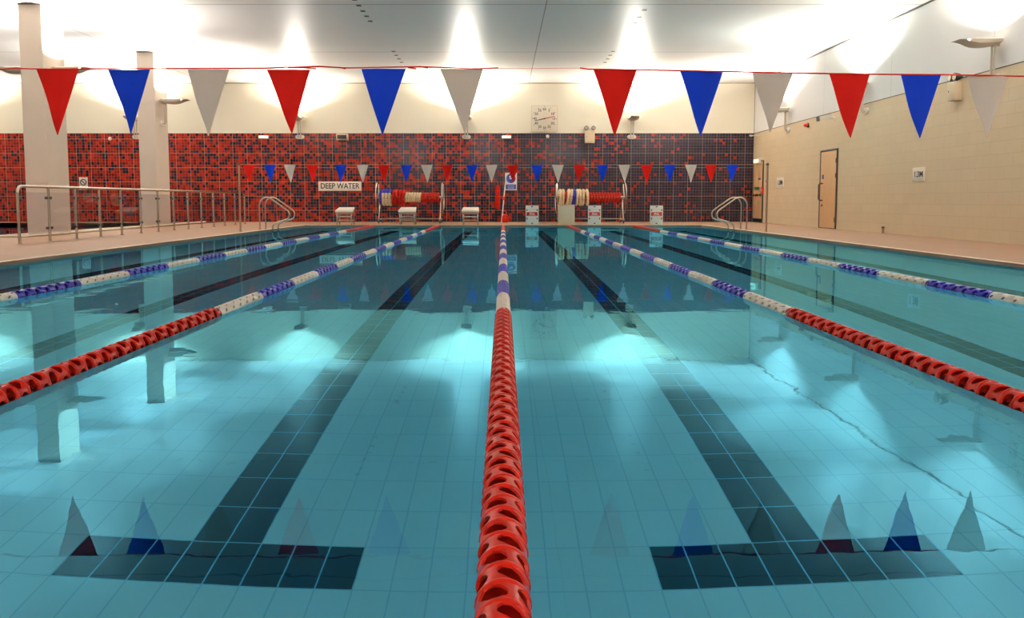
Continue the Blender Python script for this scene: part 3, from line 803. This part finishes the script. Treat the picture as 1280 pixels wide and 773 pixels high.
t = thing('alarm_call_point', (WALL_X, onX(954, 238, WALL_X)[0], onX(954, 238, WALL_X)[1]), 'red fire alarm call point beside the double door', 'alarm', None, -PI / 2)
panel(t, 'case', 0.13, 0.22, M['red_ink'], -0.07); panel(t, 'push_plate', 0.07, 0.07, M['white_ink'], -0.078, -0.065)
t = thing('notice_sign', (WALL_X, 27.35, onX(954, 227, WALL_X)[1]), 'small blue and white notice above the fire alarm call point', 'sign', None, -PI / 2)
panel(t, 'sign_board', 0.2, 0.22, M['sign_white'], -0.015); m = MB(); disc(m, 0, 0.07, -0.02, -0.013); m.build('blue_disc', M['blue_ink'], t)
# cctv
yy, zz = onX(1044, 148, WALL_X)
t = thing('security_camera', (WALL_X, yy, zz), 'white security camera with dark lens on the right wall below the ledge line', 'camera', None, -PI / 2)
m = MB(); m.lathe([(0.05, 0), (0.05, -0.02), (0.02, -0.03), (0.02, -0.16), (0.001, -0.165)], 14, 'y'); m.build('bracket', M['sign_white'], t)
def along(m, a, b, sx, sz):
    a = Vector(a); b = Vector(b); d = (b - a).normalized(); s = d.cross(Vector((0, 0, 1))).normalized(); u = s.cross(d)
    r = [[tuple(p + s * i * sx + u * j * sz) for i, j in ((-1, -1), (1, -1), (1, 1), (-1, 1))] for p in (a, b)]
    m.loft(r)
m = MB(); along(m, (0.10, -0.14, 0.03), (0.02, -0.46, -0.02), 0.05, 0.05); m.build('body', M['sign_white'], t)
m = MB(); along(m, (0.028, -0.43, -0.016), (0.012, -0.50, -0.026), 0.062, 0.062); tag(m.build('lens_hood', M['black'], t), 'black lens hood')
yy, zz = onX(1010.5, 156.5, WALL_X)
t = thing('alarm_beacon', (WALL_X, yy, zz), 'small dark red alarm beacon high on the block wall', 'alarm', None, -PI / 2)
m = MB(); m.lathe([(0.07, 0), (0.07, -0.03), (0.05, -0.035), (0.05, 0)], 16, 'y'); m.build('base_ring', M['dark_trim'], t)
m = MB(); m.lathe([(0.05, -0.03), (0.05, -0.10), (0.03, -0.13), (1e-6, -0.135)], 16, 'y'); m.build('beacon_dome', M['red_ink'], t)
yy, zz = onX(1106.5, 260, WALL_X - 0.08)
t = thing('pipe_stub', (WALL_X - 0.1, 18.7, DECK), 'short brown pipe stub standing at the foot of the block wall', 'pipe')
m = MB(); m.tube([(0, 0, 0), (0, 0, 0.13)], 0.03, 12); m.build('pipe', M['brown_steel'], t)
m = MB(); m.lathe([(0.036, 0.125), (0.036, 0.15), (0.02, 0.16), (1e-6, 0.16)], 12); m.build('cap', M['dark_trim'], t)
yy, zz = onX(941.5, 171, WALL_X)
t = thing('smoke_detector', (WALL_X - 0.0, 28.3, 3.02), 'tiny white detector on a short arm in the far right corner', 'detector', None, -PI / 2)
m = MB(); m.tube([(0, 0, 0), (0, -0.25, 0)], 0.012, 8); m.build('arm', M['sign_white'], t)
m = MB(); m.lathe([(1e-6, 0.03), (0.06, 0.025), (0.06, -0.01), (0.03, -0.035), (1e-6, -0.035)], 14, 'z', (0, -0.28, 0)); m.build('dome', M['sign_white'], t)

# ------------------------------------------------------------------ glass balustrade
BX = -8.35; ys = [14.08 + 0.948 * i for i in range(14)]
t = thing('glass_balustrade', (BX, ys[0], DECK), 'long steel balustrade with clear glass panels along the left deck', 'balustrade')
post_me = MB(); post_me.tube([(0, 0, 0), (0, 0, 1.0)], 0.024, 12); post_me.lathe([(0.05, 0), (0.05, 0.008), (0.025, 0.012), (0.025, 0)], 14)
post_me = post_me.mesh('post', M['steel'])
Ls = ys[-1] - ys[0]
m = MB(); m.tube([(0, 0.0, 0.88), (0, 0.012, 0.94), (0, 0.05, 0.985), (0, 0.12, 1.0), (0, Ls * 0.5, 1.0), (0, Ls - 0.12, 1.0), (0, Ls - 0.05, 0.985), (0, Ls - 0.012, 0.94), (0, Ls, 0.88)], 0.026, 14)
m.build('handrail', M['steel'], t)
m = MB(); m.tube([(0, 0, 0.13), (0, Ls, 0.13)], 0.018, 10); m.build('bottom_rail', M['steel'], t)
m = MB(); m.tube([(0, 0, 0.13), (-1.9, 0.05, 0.13)], 0.018, 10); m.build('return_rail', M['steel'], t)
first_post = MB(); first_post.tube([(0, 0, 0), (0, 0, 0.90)], 0.024, 12); first_post.lathe([(0.05, 0), (0.05, 0.008), (0.025, 0.012), (0.025, 0)], 14)
fpm = first_post.mesh('post', M['steel'])
cl = MB()
for zz in (0.22, 0.84):
    cl.lathe([(1e-6, -0.014), (0.022, -0.012), (0.022, 0.012), (1e-6, 0.014)], 12, 'x', (0, 0, zz))
clamp_me = MB()
clamp_me.lathe([(1e-6, -0.022), (0.026, -0.018), (0.026, 0.018), (1e-6, 0.022)], 12, 'x')
clamp_me.box(-0.008, 0.008, -0.05, 0.05, -0.012, 0.012); clamp_me = clamp_me.mesh('clamp', M['black'])
gm = MB(); gm.box(-0.004, 0.004, 0.06, 0.888, 0.18, 0.90); gm = gm.mesh('glass_panel', M['glass'], False)
for i, y in enumerate(ys):
    p = link('post', fpm if i in (0, len(ys) - 1) else post_me, t, (0, y - ys[0], 0))
    for zz in (0.25, 0.80):
        if i < len(ys) - 1: link('clamp', clamp_me, p, (0, 0.065, zz))
        if i > 0: link('clamp', clamp_me, p, (0, -0.065, zz))
    if i < len(ys) - 1: link('glass_panel', gm, t, (0, y - ys[0], 0))

# ------------------------------------------------------------------ pool ladders
def arc(pts, n=5, r=0.12):
    """round the corners of a polyline"""
    P = [Vector(p) for p in pts]; out = [P[0]]
    for i in range(1, len(P) - 1):
        a, b, c = P[i - 1], P[i], P[i + 1]
        ra = min(r, (a - b).length * 0.49, (c - b).length * 0.49)
        p0 = b + (a - b).normalized() * ra; p1 = b + (c - b).normalized() * ra
        for k in range(n + 1):
            q = k / n; out.append(p0 * (1 - q) ** 2 + b * 2 * q * (1 - q) + p1 * q * q)
    out.append(P[-1]); return out
def ladder(sx, label):
    t = thing('pool_ladder', (sx * 6.19, 21.1, DECK), label, 'pool ladder', 'steel pool ladders')
    for dy in (0.0, 0.52):
        pts = [(0.10 * sx, dy, 0), (0.10 * sx, dy, 0.70), (0.0, dy, 0.83), (-0.16 * sx, dy, 0.83), (-0.68 * sx, dy, 0.46), (-0.66 * sx, dy, 0.28), (-0.36 * sx, dy, 0.20), (-0.23 * sx, dy, 0.12), (-0.23 * sx, dy, -0.95)]
        m = MB(); m.tube(arc(pts), 0.020, 10); m.build('rail', M['steel'], t)
        m = MB(); m.lathe([(0.045, 0), (0.045, 0.01), (0.022, 0.014), (0.022, 0)], 14, 'z', (0.10 * sx, dy, 0)); m.build('base_flange', M['steel'], t)
    for z in (-0.30, -0.58, -0.86):
        m = MB(); m.rbox(-0.23 * sx - 0.035, -0.23 * sx + 0.035, 0.02, 0.50, z - 0.012, z + 0.012, 0.005); m.build('tread', M['steel'], t)
ladder(-1, 'looped steel pool ladder on the left side, before the red mosaic')
ladder(1, 'looped steel pool ladder on the right side, before the dark mosaic')

# ------------------------------------------------------------------ starting blocks and covered boards
def start_block():
    t = bpy.data.objects.new('starting_block', None); COL.objects.link(t)
    m = MB()  # sloped platform, front edge lower (towards -Y)
    v = [(-0.27, -0.06, 0.40), (0.27, -0.06, 0.40), (0.24, 0.46, 0.50), (-0.24, 0.46, 0.50)]
    v += [(x, y, z + 0.045) for x, y, z in v]
    m.add(v, [(3, 2, 1, 0), (4, 5, 6, 7), (0, 1, 5, 4), (1, 2, 6, 5), (2, 3, 7, 6), (3, 0, 4, 7)])
    m.build('platform', M['sign_white'], t)
    m = MB(); m.rbox(-0.26, 0.26, -0.04, -0.01, 0.325, 0.398, 0.004); m.build('front_lip', M['brown_steel'], t)
    for x in (-0.225, 0.225):
        for y, z in ((-0.01, 0.40), (0.40, 0.48)):
            m = MB(); m.rbox(x - 0.02, x + 0.02, y - 0.02, y + 0.02, 0, z, 0.004); m.build('leg', M['steel'], t)
    m = MB(); m.rbox(-0.205, 0.205, -0.015, 0.015, 0.23, 0.27, 0.004); m.build('crossbar', M['steel'], t)
    m = MB(); m.rbox(-0.22, 0.22, 0.10, 0.36, 0.12, 0.15, 0.004); m.build('step', M['brown_steel'], t)
    return t
sb = start_block()
for i, (u, lab) in enumerate(((430.5, 'white topped starting block under the DEEP WATER sign'), (509, 'white topped starting block in front of the left reel'), (588, 'white topped starting block between the left reel and the middle lane rope'))):
    o = sb if i == 0 else copy_tree(sb)
    o.location = ((u - PX) / F * 25.4, 25.42, DECK); tag(o, lab, 'starting block', 'open starting blocks')
stop_me = text_mesh('Stop', 0.085, M['white_ink'], 0.001, 0.002)
def cover_board():
    t = bpy.data.objects.new('lane_closed_board', None); COL.objects.link(t)
    wd = 0.40; z0, z1 = -0.035, 0.60
    m = MB(); m.rbox(-wd / 2, wd / 2, -0.02, 0.02, z0, z1, 0.008); m.build('board', M['sign_white'], t)
    m = MB(); m.rbox(-wd / 2 + 0.03, wd / 2 - 0.03, -0.026, -0.018, 0.28, 0.40, 0.003); lb = m.build('red_label', M['red_ink'], t)
    link('lettering', stop_me, lb, (0, -0.027, 0.352))
    m = MB(); m.rbox(-0.11, 0.11, -0.029, -0.025, 0.300, 0.310, 0.001); m.build('small_print', M['white_ink'], lb)
    m = MB(); m.rbox(-0.12, 0.12, -0.023, -0.019, 0.475, 0.482, 0.001); m.build('printed_line', M['lamp_body'], t)
    cm = B(-0.016, 0.016, -0.027, -0.018, -0.026, 0.026).mesh('clip', M['black'], False)
    for x in (-0.155, 0.155):
        for z in (0.46, 0.20): link('clip', cm, t, (x, 0, z))
    for x, z in ((0.0, 0.565), (0.0, 0.05)): 
        c = link('clip', cm, t, (x, 0, z)); c.rotation_euler = (0, PI / 2, 0)
    m = MB()
    for x in (-0.15, 0.15): m.rbox(x - 0.02, x + 0.02, 0.02, 0.30, 0.0 + 0.0, 0.035, 0.004); m.tube([(x, 0.03, 0.45), (x, 0.28, 0.03)], 0.012, 8)
    m.build('rear_stand', M['steel'], t)
    return t
cb = cover_board()
for i, (u, lab) in enumerate(((665, 'white board with a red label at the pool end, next to the middle lane rope'), (742.8, 'white board with a red label in front of the right reel'), (820, 'white board with a red label, standing alone right of the reel'))):
    o = cb if i == 0 else copy_tree(cb)
    o.location = ((u - PX) / F * 25.28, 25.25, DECK); tag(o, lab, 'board', 'white boards closing the right lanes')
# beige box by the reel
t = thing('equipment_box', (1.97, 25.55, DECK), 'plain beige upright box under the left end of the right reel', 'box')
m = MB(); m.rbox(-0.25, 0.25, -0.2, 0.2, 0.0, 0.60, 0.012); m.build('body', M['box_cream'], t)
m = MB(); m.rbox(-0.26, 0.26, -0.21, 0.21, 0.60, 0.625, 0.008); m.build('lid', M['box_cream'], t)

# ------------------------------------------------------------------ lane rope reels
def reel_frame(loc, label, W):
    t = thing('storage_reel', loc, label, 'reel', 'steel reels on the far deck')
    zc = 0.86
    for x in (-W / 2, W / 2):
        m = MB(); n = 36
        m.tube([(x, 0.52 * math.sin(2 * PI * k / n), zc + 0.52 * math.cos(2 * PI * k / n)) for k in range(n)], 0.020, 8, closed=True)
        for a in (0.5, 0.5 + 2 * PI / 3, 0.5 + 4 * PI / 3): m.tube([(x, 0, zc), (x, 0.51 * math.sin(a), zc + 0.51 * math.cos(a))], 0.013, 8)
        m.build('hoop_wheel', M['steel'], t)
        for sy in (-1, 1):
            sx2 = x + (0.07 if x < 0 else -0.07)
            m = MB(); m.tube([(sx2, 0, zc), (sx2, sy * 0.33, 0.14)], 0.018, 8); m.build('leg', M['steel'], t)
        m = MB(); m.rbox(sx2 - 0.03, sx2 + 0.03, -0.45, 0.45, 0.11, 0.16, 0.008); m.build('foot_beam', M['teal'] if x < 0 else M['brown_steel'], t)
        for sy in (-0.40, 0.40):
            m = MB(); m.lathe([(1e-6, -0.02), (0.05, -0.018), (0.055, 0), (0.05, 0.018), (1e-6, 0.02)], 16, 'x', (sx2, sy, 0.055)); m.box(sx2 - 0.028, sx2 + 0.028, sy - 0.02, sy + 0.02, 0.05, 0.115); m.build('castor', M['rubber'], t)
    m = MB(); m.tube([(-W / 2, 0, zc), (W / 2, 0, zc)], 0.045, 12); m.build('axle', M['brown_steel'], t)
    for sy in (-0.33, 0.33):
        m = MB(); m.tube([(-W / 2 + 0.07, sy, 0.15), (W / 2 - 0.07, sy, 0.15)], 0.017, 8); m.build('base_rail', M['steel'], t)
    return t
def coils(t, specs):
    """specs: (x, ring radius, float radius, slant, colour function of the angle or a colour)"""
    zc = 0.86; mats = {'r': M['red_plastic'], 'c': M['cream_plastic'], 'b': M['blue_plastic']}
    for (x, Rr, fr, sl, col) in specs:
        m = MB(); nb = max(8, int(2 * PI * Rr / 0.055)); seg = 8; sub = 3; n = nb * sub
        keys = []
        ringpts = []
        for i in range(n):
            a = 2 * PI * i / n; k = (i % sub)
            rr = fr * (0.5 if k == 0 else 1.0)
            cx = x + sl * math.cos(a)
            ringpts.append([(cx + rr * math.sin(b), (Rr + rr * math.cos(b)) * math.sin(a), zc + (Rr + rr * math.cos(b)) * math.cos(a)) for b in [2 * PI * q / seg for q in range(seg)]])
        v = [p for r in ringpts for p in r]; 
        groups = {}
        for i in range(n):
            a = 360 * i / n; c = col(a) if callable(col) else col
            mi = 'rcb'.index(c)
            for q in range(seg):
                groups.setdefault(mi, []).append((i * seg + q, i * seg + (q + 1) % seg, ((i + 1) % n) * seg + (q + 1) % seg, ((i + 1) % n) * seg + q))
        off = len(m.v); m.v += v
        for mi, fs in groups.items(): m.f += [tuple(k + off for k in f) for f in fs]; m.mi += [mi] * len(fs)
        m.build('coil', [mats['r'], mats['c'], mats['b']], t)
W1 = 2.16; x1 = (513.5 - PX) / F * 27.3
reel_frame((x1, 27.3, DECK), 'steel reel with hoop ends behind the starting block left of the middle', W1)
t = thing('wound_lane_rope', (x1, 27.3, DECK), 'spare red, cream and blue lane rope wound on the left reel', 'lane rope')
top_blue = lambda a: 'b' if (a < 62 or a > 300) else 'c'
sp = [(-W1 / 2 + 0.10, 0.20, 0.05, 0.0, lambda a: 'b')]
for k in range(3): sp.append((-W1 / 2 + 0.20 + 0.105 * k, 0.235, 0.055, 0.0, top_blue))
for k in range(4): sp.append((-W1 / 2 + 0.53 + 0.11 * k, 0.215, 0.055, 0.01, 'r'))
for k in range(6): sp.append((-W1 / 2 + 0.95 + 0.088 * k, 0.125, 0.048, 0.015, 'c'))
for k in range(7): sp.append((-W1 / 2 + 1.48 + 0.085 * k, 0.12, 0.048, 0.015, 'r'))
coils(t, sp)
W2 = 2.26; x2 = (737.5 - PX) / F * 27.3
reel_frame((x2, 27.3, DECK), 'steel reel with hoop ends right of the middle lane rope', W2)
t = thing('wound_lane_rope', (x2, 27.3, DECK), 'spare lane rope wound on the right reel, cream loops over a red and blue core', 'lane rope')
sp = []
for k, c in enumerate('rrrrbbrrrr'): sp.append((-W2 / 2 + 0.14 + 0.10 * k, 0.15, 0.05, 0.01, c))
for x, sl in ((0.10, 0.0), (0.19, 0.01), (0.36, 0.035), (0.46, 0.04), (0.66, 0.02), (0.76, 0.0), (0.86, 0.015), (1.00, -0.01)): sp.append((-W2 / 2 + x + 0.02, 0.235, 0.050, sl, 'c'))
for x in (0.545, 0.60): sp.append((-W2 / 2 + x + 0.01, 0.225, 0.045, 0.0, 'b'))
for k in range(11): sp.append((-W2 / 2 + 1.13 + 0.096 * k, 0.125, 0.048, 0.012, 'r'))
coils(t, sp)

# ------------------------------------------------------------------ world and colour management
wld = bpy.data.worlds.new('world'); sc.world = wld; wld.use_nodes = True
wld.node_tree.nodes['Background'].inputs[0].default_value = (0.5, 0.5, 0.5, 1); wld.node_tree.nodes['Background'].inputs[1].default_value = 0.2
vs = sc.view_settings; vs.view_transform = 'Standard'; vs.look = 'None'; vs.gamma = 1.0; vs.exposure = 0.0; vs.use_curve_mapping = False
cy = sc.cycles
cy.max_bounces = 14; cy.diffuse_bounces = 8; cy.glossy_bounces = 6; cy.transmission_bounces = 8; cy.transparent_max_bounces = 12
cy.caustics_reflective = True; cy.caustics_refractive = True; cy.blur_glossy = 0.3
cy.sample_clamp_indirect = 8.0
cy.use_denoising = True
try: cy.denoiser = 'OPENIMAGEDENOISE'
except Exception: pass
